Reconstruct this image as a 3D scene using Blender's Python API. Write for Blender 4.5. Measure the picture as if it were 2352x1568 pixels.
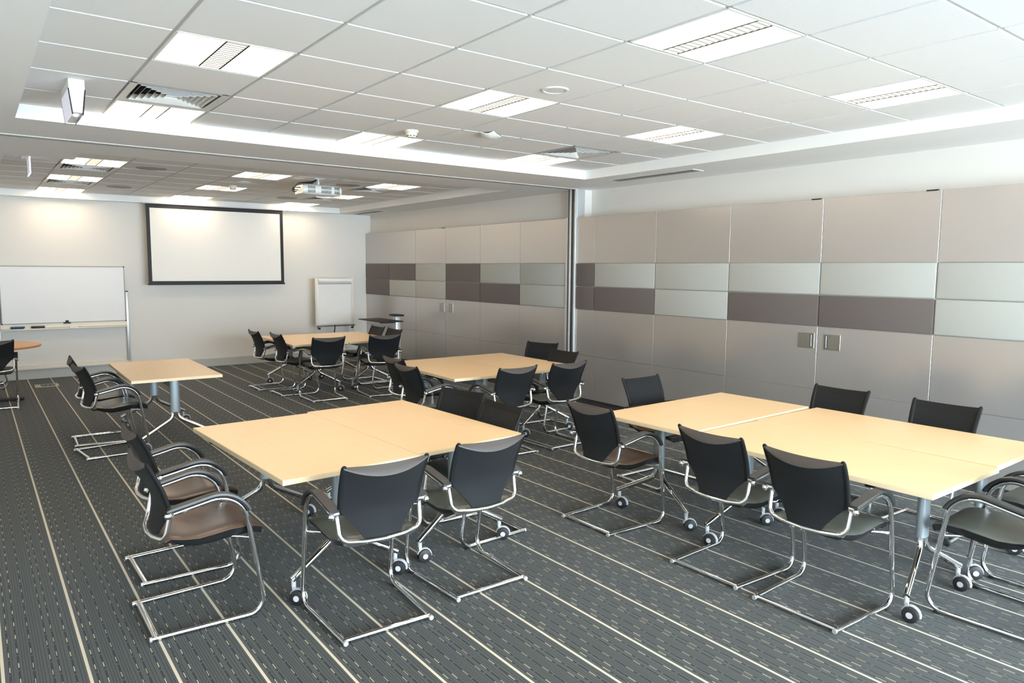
import bpy, bmesh, math, random
from mathutils import Vector, Matrix
random.seed(7)
S = bpy.context.scene
COL = S.collection
for o in list(bpy.data.objects):
    bpy.data.objects.remove(o)

# ------------------------------------------------------------------ camera
cd = bpy.data.cameras.new('camera'); cam = bpy.data.objects.new('camera', cd); COL.objects.link(cam)
cd.sensor_fit = 'HORIZONTAL'; cd.sensor_width = 36.0; cd.lens = 1650.39 / 2352 * 36.0
cd.clip_start = 0.05; cd.clip_end = 200
YAW, PITCH, ROLL = 0.6450492, 0.1009029, 0.0073706
_f = Vector((math.sin(YAW)*math.cos(PITCH), math.cos(YAW)*math.cos(PITCH), -math.sin(PITCH)))
_r = Vector((math.cos(YAW), -math.sin(YAW), 0)); _u = _r.cross(_f)
_c, _s = math.cos(ROLL), math.sin(ROLL)
R3 = _c*_r + _s*_u; U3 = -_s*_r + _c*_u
cam.matrix_world = Matrix(((R3.x, U3.x, -_f.x, 0), (R3.y, U3.y, -_f.y, 0), (R3.z, U3.z, -_f.z, 1.735), (0, 0, 0, 1)))
S.camera = cam

# ------------------------------------------------------------------ light and exposure
EXPOSURE = 0.45
LAMP = 8.2                    # radiance of the ceiling light diffusers
LAMP_COL = (1.0, 0.78, 0.54)
SKY = 28.0                      # daylight outside the windows behind the camera
SKY_COL = (0.74, 0.89, 1.0)
S.view_settings.view_transform = 'Standard'; S.view_settings.look = 'None'
S.view_settings.gamma = 1.0; S.view_settings.use_curve_mapping = False
S.view_settings.exposure = EXPOSURE
w = bpy.data.worlds.new('world'); S.world = w; w.use_nodes = True
bg = w.node_tree.nodes['Background']; bg.inputs[0].default_value = (*SKY_COL, 1); bg.inputs[1].default_value = SKY
WINDOWS_REAR = [(0.5, 2.3), (2.5, 4.3), (4.5, 6.3)]       # x ranges in the wall behind the camera
WINDOWS_LEFT = []                 # y ranges in the left wall, out of frame
WZ0, WZ1 = 0.12, 2.62
XL, YR = -0.62, -4.4                                      # left wall, rear wall
def portal(name, loc, rot, sx, sy):
    l = bpy.data.lights.new(name, 'AREA'); l.shape = 'RECTANGLE'; l.size = sx; l.size_y = sy
    l.cycles.is_portal = True
    o = bpy.data.objects.new(name, l); o.location = loc; o.rotation_euler = rot; COL.objects.link(o)
for a, b in WINDOWS_REAR:
    portal('window_portal', ((a+b)/2, YR-0.02, (WZ0+WZ1)/2), (math.radians(90), 0, 0), b-a, WZ1-WZ0)
for a, b in WINDOWS_LEFT:
    portal('window_portal', (XL-0.02, (a+b)/2, (WZ0+WZ1)/2), (math.radians(90), 0, math.radians(-90)), b-a, WZ1-WZ0)

# ------------------------------------------------------------------ materials
def mat(name, col, rough=0.5, metal=0.0, spec=0.5, noise=None, bump=None, sheen=0, coat=0):
    m = bpy.data.materials.new(name); m.use_nodes = True
    nt = m.node_tree; b = nt.nodes['Principled BSDF']
    b.inputs['Base Color'].default_value = (*col, 1); b.inputs['Roughness'].default_value = rough
    b.inputs['Metallic'].default_value = metal; b.inputs['Specular IOR Level'].default_value = spec
    if sheen: b.inputs['Sheen Weight'].default_value = sheen
    if coat: b.inputs['Coat Weight'].default_value = coat; b.inputs['Coat Roughness'].default_value = 0.25
    if noise or bump:
        tc = nt.nodes.new('ShaderNodeTexCoord')
    if noise:                                   # (scale xyz, amount)
        mp = nt.nodes.new('ShaderNodeMapping'); mp.inputs['Scale'].default_value = noise[0]
        nz = nt.nodes.new('ShaderNodeTexNoise'); nz.inputs['Scale'].default_value = 1.0; nz.inputs['Detail'].default_value = 5
        mx = nt.nodes.new('ShaderNodeMix'); mx.data_type = 'RGBA'
        k = noise[1]
        mx.inputs[6].default_value = (*[c*(1-k) for c in col], 1); mx.inputs[7].default_value = (*[min(1, c*(1+k)) for c in col], 1)
        nt.links.new(tc.outputs['Object'], mp.inputs[0]); nt.links.new(mp.outputs[0], nz.inputs['Vector'])
        nt.links.new(nz.outputs['Fac'], mx.inputs[0]); nt.links.new(mx.outputs[2], b.inputs['Base Color'])
    if bump:                                    # (scale, strength)
        n2 = nt.nodes.new('ShaderNodeTexNoise'); n2.inputs['Scale'].default_value = bump[0]; n2.inputs['Detail'].default_value = 3
        bp = nt.nodes.new('ShaderNodeBump'); bp.inputs['Strength'].default_value = bump[1]; bp.inputs['Distance'].default_value = 0.002
        nt.links.new(tc.outputs['Object'], n2.inputs['Vector']); nt.links.new(n2.outputs['Fac'], bp.inputs['Height'])
        nt.links.new(bp.outputs[0], b.inputs['Normal'])
    return m
def emit(name, col, s):
    m = bpy.data.materials.new(name); m.use_nodes = True; nt = m.node_tree
    b = nt.nodes['Principled BSDF']; b.inputs['Base Color'].default_value = (0.8, 0.8, 0.8, 1)
    b.inputs['Emission Color'].default_value = (*col, 1); b.inputs['Emission Strength'].default_value = s
    return m
M = dict(
    wall=mat('wall paint', (0.76, 0.735, 0.69), 0.65, bump=(180, 0.05)),
    ceil=mat('ceiling plaster', (0.88, 0.88, 0.87), 0.7),
    tile=mat('mineral fibre tile', (0.82, 0.82, 0.81), 0.85, noise=((300, 300, 300), 0.08), bump=(400, 0.15)),
    tbar=mat('ceiling grid metal', (0.62, 0.61, 0.59), 0.5),
    laminate=mat('silver laminate', (0.55, 0.534, 0.522), 0.30, 0.70, noise=((900, 900, 900), 0.10)),
    seam=mat('seam aluminium', (0.62, 0.60, 0.57), 0.35, 0.3),
    fab_l=mat('pale grey fabric', (0.40, 0.418, 0.398), 0.9, noise=((700, 700, 700), 0.14), sheen=0.2),
    fab_d=mat('dark taupe fabric', (0.118, 0.100, 0.094), 0.9, noise=((700, 700, 700), 0.2), sheen=0.2),
    plinth=mat('dark plinth', (0.05, 0.05, 0.055), 0.5),
    skirt=mat('grey vinyl skirting', (0.50, 0.50, 0.48), 0.5),
    alu=mat('satin aluminium', (0.60, 0.61, 0.61), 0.36, 0.5),
    darkalu=mat('dark anodised channel', (0.07, 0.08, 0.085), 0.4, 0.4),
    steel=mat('brushed steel', (0.42, 0.41, 0.37), 0.34, 0.9, noise=((8, 60, 60), 0.25)),
    chrome=mat('chrome', (0.86, 0.87, 0.88), 0.07, 1.0),
    mesh=mat('black mesh fabric', (0.011, 0.0125, 0.014), 0.7, spec=0.2, noise=((500, 500, 500), 0.35), sheen=0.05, bump=(600, 0.3)),
    rail=mat('black rail sleeve', (0.008, 0.009, 0.010), 0.6, spec=0.25),
    cap=mat('charcoal leather edge', (0.058, 0.050, 0.045), 0.55, bump=(500, 0.2)),
    pad=mat('black armrest plastic', (0.035, 0.035, 0.036), 0.42),
    shell=mat('black seat shell', (0.012, 0.012, 0.013), 0.5),
    leather=mat('black leather', (0.085, 0.094, 0.083), 0.34, noise=((9, 9, 9), 0.25), bump=(60, 0.25)),
    brown=mat('dark brown leather', (0.100, 0.061, 0.043), 0.30, noise=((9, 9, 9), 0.3), bump=(60, 0.3)),
    beech=mat('beech laminate', (0.87, 0.625, 0.355), 0.36, noise=((90, 5, 5), 0.10), coat=0.15),
    edge=mat('pale beech edging', (0.80, 0.66, 0.44), 0.45, noise=((40, 6, 6), 0.08)),
    orange=mat('orange beech laminate', (0.68, 0.36, 0.15), 0.4, noise=((5, 60, 5), 0.1)),
    oredge=mat('orange beech edging', (0.45, 0.21, 0.07), 0.5),
    legp=mat('blue grey metallic paint', (0.36, 0.41, 0.44), 0.35, 0.45),
    fork=mat('light grey caster plastic', (0.48, 0.50, 0.52), 0.4),
    tyre=mat('black caster rubber', (0.015, 0.016, 0.018), 0.55),
    hub=mat('pale hub cap', (0.56, 0.58, 0.60), 0.4),
    white=mat('white plastic', (0.80, 0.80, 0.77), 0.4),
    cream=mat('cream plastic', (0.80, 0.74, 0.62), 0.45),
    board=mat('whiteboard enamel', (0.78, 0.765, 0.755), 0.42, noise=((3, 3, 3), 0.03)),
    screen=mat('projection cloth', (0.88, 0.86, 0.82), 0.8),
    black=mat('matt black', (0.012, 0.012, 0.013), 0.6),
    paper=mat('flip chart paper', (0.88, 0.86, 0.83), 0.8, noise=((3, 3, 9), 0.04)),
    blue=mat('blue felt', (0.03, 0.10, 0.24), 0.7),
    red=mat('orange red plastic', (0.75, 0.16, 0.06), 0.4),
    greymark=mat('grey green plastic', (0.18, 0.2, 0.19), 0.5),
    grille=mat('grey grille', (0.36, 0.34, 0.32), 0.6),
    brass=mat('tan metal trim', (0.48, 0.42, 0.30), 0.4, 0.3),
    ventw=mat('vent white enamel', (0.70, 0.69, 0.66), 0.45),
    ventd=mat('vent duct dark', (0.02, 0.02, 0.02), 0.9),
    lens=mat('acrylic lens', (0.65, 0.62, 0.75), 0.15),
    reflector=mat('louvre reflector', (0.80, 0.80, 0.79), 0.3),
    lamp=emit('lit diffuser', LAMP_COL, LAMP),
    lampdim=emit('lit louvre', LAMP_COL, 1.3),
    signglow=emit('lit sign edge', (0.72, 0.72, 1.0), 3.0),
    signface=emit('lit sign plate', (0.75, 0.72, 1.0), 0.25),
    led=emit('green indicator', (0.1, 1.0, 0.4), 2.0),
    exitlamp=emit('lit emergency lamp', (0.95, 0.95, 1.0), 6.0),
)
def glass_mat():
    m = bpy.data.materials.new('window glass'); m.use_nodes = True; nt = m.node_tree
    nt.nodes.clear(); out = nt.nodes.new('ShaderNodeOutputMaterial'); mx = nt.nodes.new('ShaderNodeMixShader')
    t = nt.nodes.new('ShaderNodeBsdfTransparent'); g = nt.nodes.new('ShaderNodeBsdfGlossy'); g.inputs['Roughness'].default_value = 0.02
    fr = nt.nodes.new('ShaderNodeFresnel'); fr.inputs[0].default_value = 1.45
    nt.links.new(fr.outputs[0], mx.inputs[0]); nt.links.new(t.outputs[0], mx.inputs[1]); nt.links.new(g.outputs[0], mx.inputs[2])
    nt.links.new(mx.outputs[0], out.inputs[0]); return m
M['glass'] = glass_mat()
def carpet_mat():
    m = bpy.data.materials.new('striped carpet'); m.use_nodes = True; nt = m.node_tree; N = nt.nodes; L = nt.links
    b = N['Principled BSDF']; b.inputs['Roughness'].default_value = 0.95; b.inputs['Specular IOR Level'].default_value = 0.15
    b.inputs['Sheen Weight'].default_value = 0.15
    g = N.new('ShaderNodeNewGeometry'); sp = N.new('ShaderNodeSeparateXYZ'); L.new(g.outputs['Position'], sp.inputs[0])
    def mth(op, a, bb=None, cc=None):
        n = N.new('ShaderNodeMath'); n.operation = op
        for i, v in enumerate((a, bb, cc)):
            if v is None: continue
            if isinstance(v, (int, float)): n.inputs[i].default_value = v
            else: L.new(v, n.inputs[i])
        return n.outputs[0]
    P = 0.2975
    q = mth('DIVIDE', mth('SUBTRACT', sp.outputs['X'], 0.013), P)
    cell = mth('FLOOR', q); f = mth('SUBTRACT', q, cell)
    def lines(pos):
        r = N.new('ShaderNodeValToRGB'); r.color_ramp.interpolation = 'CONSTANT'; e = r.color_ramp.elements
        e[0].position = 0; e[0].color = (0, 0, 0, 1); e[1].position = 1; e[1].color = (0, 0, 0, 1)
        for p, hw in pos:
            x = e.new(p-hw); x.color = (1, 1, 1, 1); x = e.new(p+hw); x.color = (0, 0, 0, 1)
        L.new(f, r.inputs[0]); return r.outputs[0]
    thick = lines([(0.105, 0.014), (0.215, 0.014), (0.385, 0.014), (0.60, 0.014), (0.69, 0.014), (0.855, 0.014)])
    dashl = lines([(0.105, 0.0045), (0.215, 0.0045), (0.385, 0.0045), (0.60, 0.0045), (0.69, 0.0045), (0.855, 0.0045)])
    thin = lines([(0.145, 0.006), (0.265, 0.006), (0.30, 0.006), (0.335, 0.006), (0.435, 0.006), (0.47, 0.006), (0.505, 0.006), (0.55, 0.006), (0.745, 0.006), (0.79, 0.006), (0.92, 0.006), (0.96, 0.006)])
    band = mth('FLOOR', mth('MULTIPLY', f, 8.9))
    wn = N.new('ShaderNodeTexWhiteNoise'); wn.noise_dimensions = '1D'
    L.new(mth('ADD', mth('MULTIPLY', cell, 17.0), band), wn.inputs['W'])
    yy = mth('ADD', mth('DIVIDE', sp.outputs['Y'], 0.15), mth('MULTIPLY', wn.outputs['Value'], 5.0))
    dash = mth('MULTIPLY', mth('LESS_THAN', mth('FRACT', yy), 0.30), dashl)
    gap = mth('LESS_THAN', mth('FRACT', mth('ADD', yy, 0.15)), 0.92)
    stripe = mth('LESS_THAN', f, 0.042)
    tc = N.new('ShaderNodeTexNoise'); tc.inputs['Scale'].default_value = 260; tc.inputs['Detail'].default_value = 2
    L.new(g.outputs['Position'], tc.inputs['Vector'])
    def mix(fac, a, bcol, blend='MIX'):
        n = N.new('ShaderNodeMix'); n.data_type = 'RGBA'; n.blend_type = blend
        if isinstance(fac, (int, float)): n.inputs[0].default_value = fac
        else: L.new(fac, n.inputs[0])
        for i, v in ((6, a), (7, bcol)):
            if isinstance(v, tuple): n.inputs[i].default_value = (*v, 1)
            else: L.new(v, n.inputs[i])
        return n.outputs[2]
    base = mix(tc.outputs['Fac'], (0.025, 0.030, 0.028), (0.078, 0.089, 0.083))
    c = mix(thin, base, (0.022, 0.022, 0.024))
    c = mix(mth('MULTIPLY', thick, gap), c, (0.010, 0.010, 0.012))
    c = mix(dash, c, (0.50, 0.44, 0.30))
    c = mix(stripe, c, (0.60, 0.53, 0.41))
    L.new(c, b.inputs['Base Color'])
    bp = N.new('ShaderNodeBump'); bp.inputs['Strength'].default_value = 0.3; bp.inputs['Distance'].default_value = 0.003
    L.new(tc.outputs['Fac'], bp.inputs['Height']); L.new(bp.outputs[0], b.inputs['Normal'])
    return m
M['carpet'] = carpet_mat()

# ------------------------------------------------------------------ mesh helpers
class MB:
    def __init__(s): s.bm = bmesh.new()
    def box(s, x0, x1, y0, y1, z0, z1, bevel=0.0, seg=2):
        r = bmesh.ops.create_cube(s.bm, size=1.0)
        v = r['verts']
        for p in v:
            p.co = Vector(((x0+x1)/2 + p.co.x*(x1-x0), (y0+y1)/2 + p.co.y*(y1-y0), (z0+z1)/2 + p.co.z*(z1-z0)))
        if bevel > 0:
            ed = list({e for p in v for e in p.link_edges})
            bmesh.ops.bevel(s.bm, geom=ed, offset=bevel, segments=seg, affect='EDGES', profile=0.5)
        return s
    def quad(s, pts):
        s.bm.faces.new([s.bm.verts.new(p) for p in pts]); return s
    def cyl(s, a, b, r, seg=16, r2=None, caps=True):
        a, b = Vector(a), Vector(b); r2 = r if r2 is None else r2
        z = (b-a).normalized(); x = z.orthogonal().normalized(); y = z.cross(x)
        ra = [s.bm.verts.new(a + r*(math.cos(t)*x + math.sin(t)*y)) for t in [2*math.pi*i/seg for i in range(seg)]]
        rb = [s.bm.verts.new(b + r2*(math.cos(t)*x + math.sin(t)*y)) for t in [2*math.pi*i/seg for i in range(seg)]]
        for i in range(seg):
            j = (i+1) % seg; s.bm.faces.new((ra[i], ra[j], rb[j], rb[i]))
        if caps: s.bm.faces.new(ra[::-1]); s.bm.faces.new(rb)
        return s
    def lathe(s, prof, seg=32, c=(0, 0, 0)):          # (r, z) profile around z
        c = Vector(c); rings = []
        for r, z in prof:
            if r < 1e-6: rings.append([s.bm.verts.new(c + Vector((0, 0, z)))])
            else: rings.append([s.bm.verts.new(c + Vector((r*math.cos(2*math.pi*i/seg), r*math.sin(2*math.pi*i/seg), z))) for i in range(seg)])
        for A, B in zip(rings, rings[1:]):
            for i in range(seg):
                j = (i+1) % seg
                if len(A) == 1 and len(B) == 1: continue
                if len(A) == 1: s.bm.faces.new((A[0], B[j], B[i]))
                elif len(B) == 1: s.bm.faces.new((A[i], A[j], B[0]))
                else: s.bm.faces.new((A[i], A[j], B[j], B[i]))
        return s
    def sweep(s, pts, prof, side=None, caps=True):    # prof: list of (a, b) in frame (side, up)
        n = len(pts); rings = []; prev = None
        for i, p in enumerate(pts):
            t = (pts[min(i+1, n-1)] - pts[max(i-1, 0)]).normalized()
            if side is not None: x = Vector(side)
            elif prev is None: x = t.orthogonal().normalized()
            else: x = prev
            x = (x - t*x.dot(t)).normalized(); prev = x; y = t.cross(x)
            rings.append([s.bm.verts.new(p + a*x + b*y) for a, b in prof])
        k = len(prof)
        for A, B in zip(rings, rings[1:]):
            for i in range(k):
                j = (i+1) % k; s.bm.faces.new((A[i], A[j], B[j], B[i]))
        if caps: s.bm.faces.new(rings[0][::-1]); s.bm.faces.new(rings[-1])
        return s
    def tube(s, pts, r, seg=10, ry=None, side=None):
        ry = ry or r
        return s.sweep(pts, [(r*math.cos(2*math.pi*i/seg), ry*math.sin(2*math.pi*i/seg)) for i in range(seg)], side)
    def grid(s, rows, closed_u=False):
        vs = [[s.bm.verts.new(p) for p in r] for r in rows]
        for A, B in zip(vs, vs[1:]):
            k = len(A)
            for i in range(k if closed_u else k-1):
                j = (i+1) % k; s.bm.faces.new((A[i], A[j], B[j], B[i]))
        return vs
    def build(s, name, m, parent=None, smooth=True, loc=None):
        bmesh.ops.recalc_face_normals(s.bm, faces=s.bm.faces)
        me = bpy.data.meshes.new(name)
        s.bm.to_mesh(me); s.bm.free()
        me.materials.append(M[m] if isinstance(m, str) else m)
        if smooth:
            for p in me.polygons: p.use_smooth = True
            me.set_sharp_from_angle(angle=math.radians(38))
        o = bpy.data.objects.new(name, me); COL.objects.link(o)
        if parent is not None: o.parent = parent
        if loc: o.location = loc
        return o
def fillet(pts, seg=8):
    """pts: list of (Vector, radius) -> smoothed list of Vectors"""
    out = []
    for i, (p, r) in enumerate(pts):
        if i == 0 or i == len(pts)-1 or r <= 0: out.append(p); continue
        a = (pts[i-1][0]-p); b = (pts[i+1][0]-p); la, lb = a.length, b.length; a.normalize(); b.normalize()
        ang = a.angle(b)
        if ang > math.pi-1e-3: out.append(p); continue
        d = min(r/math.tan(ang/2), la*0.95, lb*0.95); rr = d*math.tan(ang/2)
        c = p + (a+b).normalized()*(rr/math.sin(ang/2))
        s0, s1 = p+a*d-c, p+b*d-c; tot = s0.angle(s1)
        for k in range(seg+1):
            t = k/seg
            v = (s0*math.sin((1-t)*tot) + s1*math.sin(t*tot))/math.sin(tot)
            out.append(c+v)
    return out
V = Vector
def thing(name, label, cat, loc=(0, 0, 0), rotz=0.0, group=None):
    o = bpy.data.objects.new(name, None); COL.objects.link(o); o.empty_display_size = 0.1
    o.location = loc; o.rotation_euler = (0, 0, rotz); o['label'] = label; o['category'] = cat
    if group: o['group'] = group
    return o
def tag(o, label, cat, group=None):
    o['label'] = label; o['category'] = cat
    if group: o['group'] = group
    return o
def struct(o):
    o['kind'] = 'structure'; return o
def dup(root, loc, rotz, label, group=None):
    r = root.copy(); COL.objects.link(r); r.location = loc; r.rotation_euler = (0, 0, rotz); r['label'] = label
    if group: r['group'] = group
    for ch in root.children:
        c = ch.copy(); COL.objects.link(c); c.parent = r
        for g in ch.children:
            d = g.copy(); COL.objects.link(d); d.parent = c
    return r

# ------------------------------------------------------------------ setting
XW, YB = 6.25, 13.12                  # panel face of right wall, back wall
ZC, ZS = 2.849, 2.75                  # tile ceiling, soffits
XC0, XC1 = 0.31, 5.655                # coffer sides
struct(MB().box(XL-0.3, 7.0, YR-0.3, YB+0.3, -0.2, 0.0).build('floor', 'carpet', smooth=False))
struct(MB().box(XL-0.3, 7.0, YB, YB+0.25, 0, 3.1).build('wall_back', 'wall', smooth=False))
struct(MB().box(XL, XW, YB-0.014, YB, 0, 0.14, 0.003).build('baseboard_back', 'skirt', smooth=False))
def wall_with_windows(name, along, rng, wins, face):
    b = MB()
    def bx(a, c, z0, z1):
        if along == 'x': b.box(a, c, face-0.25, face, z0, z1)
        else: b.box(face-0.25, face, a, c, z0, z1)
    a0, a1 = rng; bx(a0, a1, 0, WZ0); bx(a0, a1, WZ1, 3.1)
    cur = a0
    for a, c in wins: bx(cur, a, WZ0, WZ1); cur = c
    bx(cur, a1, WZ0, WZ1)
    return struct(b.build(name, 'wall', smooth=False))
wall_with_windows('wall_rear', 'x', (XL-0.3, 7.0), WINDOWS_REAR, YR)
wall_with_windows('wall_left', 'y', (YR, YB), WINDOWS_LEFT, XL)
wi = 0
for kind, lst in (('x', WINDOWS_REAR), ('y', WINDOWS_LEFT)):
    for a, c in lst:
        wi += 1
        fr = MB()
        def bx(p0, p1, z0, z1, t0=-0.14, t1=-0.08):
            if kind == 'x': fr.box(p0, p1, YR+t0, YR+t1, z0, z1)
            else: fr.box(XL+t0, XL+t1, p0, p1, z0, z1)
        bx(a, a+0.05, WZ0, WZ1); bx(c-0.05, c, WZ0, WZ1); bx(a, c, WZ0, WZ0+0.05); bx(a, c, WZ1-0.05, WZ1)
        f = struct(fr.build('window_%d' % wi, 'alu', smooth=False))
        pn = MB()
        if kind == 'x': pn.quad([(a, YR-0.11, WZ0), (c, YR-0.11, WZ0), (c, YR-0.11, WZ1), (a, YR-0.11, WZ1)])
        else: pn.quad([(XL-0.11, a, WZ0), (XL-0.11, c, WZ0), (XL-0.11, c, WZ1), (XL-0.11, a, WZ1)])
        pn.build('pane', 'glass', f)

# ceiling: plaster soffits + tile fields
cb = MB()
cb.box(XL-0.3, XC0, YR-0.25, YB+0.2, ZS, 3.1)
cb.box(XC1, 7.0, YR-0.25, YB+0.2, ZS, 3.1)
cb.box(XC0, XC1, 6.155, 7.68, ZS, 3.1)
cb.box(XC0, 0.866, 7.68, 8.22, ZS, 3.1)
cb.box(XC0, XC1, 12.97, YB+0.2, ZS, 3.1)
cb.box(XC0, XC1, YR-0.25, -3.9, ZS, 3.1)
cb.box(XC0, XC1, -3.9, 12.97, 2.90, 3.1)
ceiling = struct(cb.build('ceiling', 'ceil', smooth=False))
GX, GP = 0.843, 0.602
xs = [XC0] + [GX+GP*j for j in range(8)] + [XC1]
LIGHT_COLS = (0, 3, 6)
near_ys = [-3.9] + [3.2+0.6*i for i in range(-11, 5)] + [6.155]
far_ys = [7.68] + [12.39-0.6*i for i in range(7, -1, -1)] + [12.97]
fixtures = set()       # (col index, y start) occupied cells
near_light_y = [-3.4, -1.6, 0.2, 2.0, 3.8, 5.6]; far_light_y = [8.79, 10.59, 12.39]
near_vent = [(0, 5.0), (6, 5.0)]; far_vent = [(0, 9.39), (6, 9.39), (0, 11.19), (6, 11.19)]
for c in LIGHT_COLS:
    for y in near_light_y + far_light_y: fixtures.add((c, round(y, 2)))
for c, y in near_vent + far_vent: fixtures.add((c, round(y, 2)))
def tiles(name, ys):
    b = MB()
    for i in range(len(xs)-1):
        for j in range(len(ys)-1):
            if (i-1, round(ys[j], 2)) in fixtures: continue
            x0, x1, y0, y1 = xs[i], xs[i+1], ys[j], ys[j+1]
            if ys is far_ys and x1 < 0.87 and y0 < 8.0: continue
            g = 0.011
            ax0 = x0 + (0 if i == 0 else g); ax1 = x1 - (0 if i == len(xs)-2 else g)
            ay0 = y0 + (0 if j == 0 else g); ay1 = y1 - (0 if j == len(ys)-2 else g)
            b.box(ax0, ax1, ay0, ay1, ZC, ZC+0.02)
    return b.build(name, 'tile', ceiling, smooth=False)
tiles('ceiling_tiles', near_ys); tiles('ceiling_tiles', far_ys)
gb = MB()
for ys in (near_ys, far_ys):
    for x in xs[1:-1]: gb.box(x-0.012, x+0.012, ys[0], ys[-1], ZC+0.008, ZC+0.03)
    for y in ys[1:-1]: gb.box(XC0, XC1, y-0.012, y+0.012, ZC+0.009, ZC+0.029)
gb.build('ceiling_grid', 'tbar', ceiling, smooth=False)

# track of the folding partition under the beam, and its wall jamb
tr = MB(); tr.box(XL, 6.25, 6.925, 6.985, ZS-0.005, ZS+0.02)
t1 = struct(tr.build('trim_1', 'ventw', smooth=False))
sl_ = MB(); sl_.box(XL, 6.25, 6.998, 7.008, ZS-0.0025, ZS+0.02); sl_.box(XL, 6.25, 7.03, 7.04, ZS-0.0025, ZS+0.02)
sl_.build('track_slot', 'darkalu', t1, smooth=False)
jb = MB(); jb.box(6.25, 6.38, 6.942, 7.10, 0, ZS, 0.004)
jb.box(6.226, 6.25, 6.945, 6.975, 0, ZS, 0.003); jb.box(6.226, 6.25, 7.035, 7.065, 0, ZS, 0.003)
t2 = struct(jb.build('trim_2', 'alu', smooth=False))
MB().box(6.236, 6.251, 6.975, 7.035, 0, ZS).build('jamb_channel', 'darkalu', t2, smooth=False)
MB().box(6.2405, 6.2505, 7.067, 7.10, 0, ZS).build('jamb_channel', 'darkalu', t2, smooth=False)
struct(MB().box(6.236, 6.262, 7.103, 7.143, 0.0, 2.40, 0.002).build('trim_3', 'alu', smooth=False))

# right wall: plaster above, laminate panels and padded fabric tiles below
wr = MB()
wr.box(6.5, 7.0, YR-0.25, 6.942, 0, 3.0); wr.box(6.36, 7.0, 7.10, YB, 0, 3.0); wr.box(6.38, 6.6, 6.942, 7.10, 0, 3.0)
wall_right = struct(wr.build('wall_right', 'wall', smooth=False))
bk = MB(); bk.box(6.268, 6.5, YR, 6.942, 0.075, 2.386); bk.box(6.268, 6.37, 7.10, YB, 0.075, 2.386)
bk.build('panel_backing', 'seam', wall_right, smooth=False)
pl = MB(); pl.box(6.285, 6.5, YR, 6.942, 0, 0.08); pl.box(6.285, 6.37, 7.10, YB, 0, 0.08)
struct(pl.build('baseboard_right', 'plinth', smooth=False))
def panel(y0, y1, z0, z1, m, parent, name, fat=False):
    g = 0.0022
    if fat:
        b = MB(); b.box(6.243, 6.268, y0+g, y1-g, z0+0.002, z1-0.002, 0.012, 3)
    else:
        b = MB(); b.box(XW, 6.268, y0+g, y1-g, z0+0.0012, z1-0.0012, 0.0012, 1)
    return b.build(name, m, parent, smooth=fat)
L_, D_ = 'fab_l', 'fab_d'
near_bays = [(6.6, 6.94, D_, D_, None), (5.6, 6.6, L_, D_, None), (4.6, 5.6, L_, L_, None), (3.6, 4.6, L_, D_, 1), (2.6, 3.6, L_, D_, 2),
             (1.6, 2.6, L_, L_, None), (0.6, 1.6, D_, L_, None), (-0.4, 0.6, L_, L_, None), (-1.4, -0.4, L_, D_, None), (-2.4, -1.4, L_, L_, None), (-3.4, -2.4, D_, L_, None), (-4.4, -3.4, L_, L_, None)]
far_bays = [(7.145, 8.13, L_, L_, None), (8.13, 9.13, L_, D_, None), (9.13, 10.13, D_, D_, 4), (10.13, 11.13, L_, L_, 3)]
def door_handle(y0, y1, z0, z1, slot_low, parent):
    h = MB(); h.box(6.244, XW+0.001, y0, y1, z0, z1, 0.002).build('door_handle', 'steel', parent, smooth=False)
    s0 = y0+0.012 if slot_low else y1-0.040
    sl = MB(); sl.box(6.2425, 6.2445, s0, s0+0.028, z0+0.012, z1-0.012)
    hh = [c for c in parent.children if c.name.startswith('door_handle')][-1]
    sl.build('handle_slot', 'darkalu', hh, smooth=False)
    MB().box(6.2395, 6.2425, s0+0.008, s0+0.020, z0+0.016, z1-0.016, 0.001).build('handle_pull', 'alu', hh, smooth=False)
for y0, y1, c1, c2, dn in near_bays + far_bays:
    par = wall_right
    if dn:
        par = struct(MB().box(6.262, 6.2685, y0+0.002, y1-0.002, 0.076, 2.385).build('door_%d' % dn, 'seam', smooth=False))
    panel(y0, y1, 1.812, 2.39, 'laminate', par, 'upper_panel')
    panel(y0, y1, 1.516, 1.811, c1, par, 'padded_panel', True)
    panel(y0, y1, 1.222, 1.515, c2, par, 'padded_panel', True)
    panel(y0, y1, 0.637, 1.221, 'laminate', par, 'middle_panel')
    panel(y0, y1, 0.078, 0.636, 'laminate', par, 'lower_panel')
    if dn == 1: door_handle(3.629, 3.791, 1.017, 1.160, True, par)
    if dn == 2: door_handle(3.377, 3.534, 1.017, 1.160, False, par)
    if dn == 3: door_handle(10.171, 10.322, 1.017, 1.165, True, par)
    if dn == 4: door_handle(9.902, 10.062, 1.017, 1.165, False, par)
    if dn in (1, 2, 3): MB().box(6.245, 6.275, y0+0.03, y0+0.12, 2.384, 2.395).build('pivot_hinge', 'black', par, smooth=False)
panel(11.13, 13.12, 1.812, 2.39, 'laminate', wall_right, 'upper_panel')
panel(11.13, 13.12, 0.637, 1.221, 'laminate', wall_right, 'middle_panel')
panel(11.13, 13.12, 0.078, 0.636, 'laminate', wall_right, 'lower_panel')
for y0, y1, c1, c2 in ((11.13, 12.12, D_, L_), (12.12, 13.12, D_, D_)):
    panel(y0, y1, 1.516, 1.811, c1, wall_right, 'padded_panel', True); panel(y0, y1, 1.222, 1.515, c2, wall_right, 'padded_panel', True)

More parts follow.
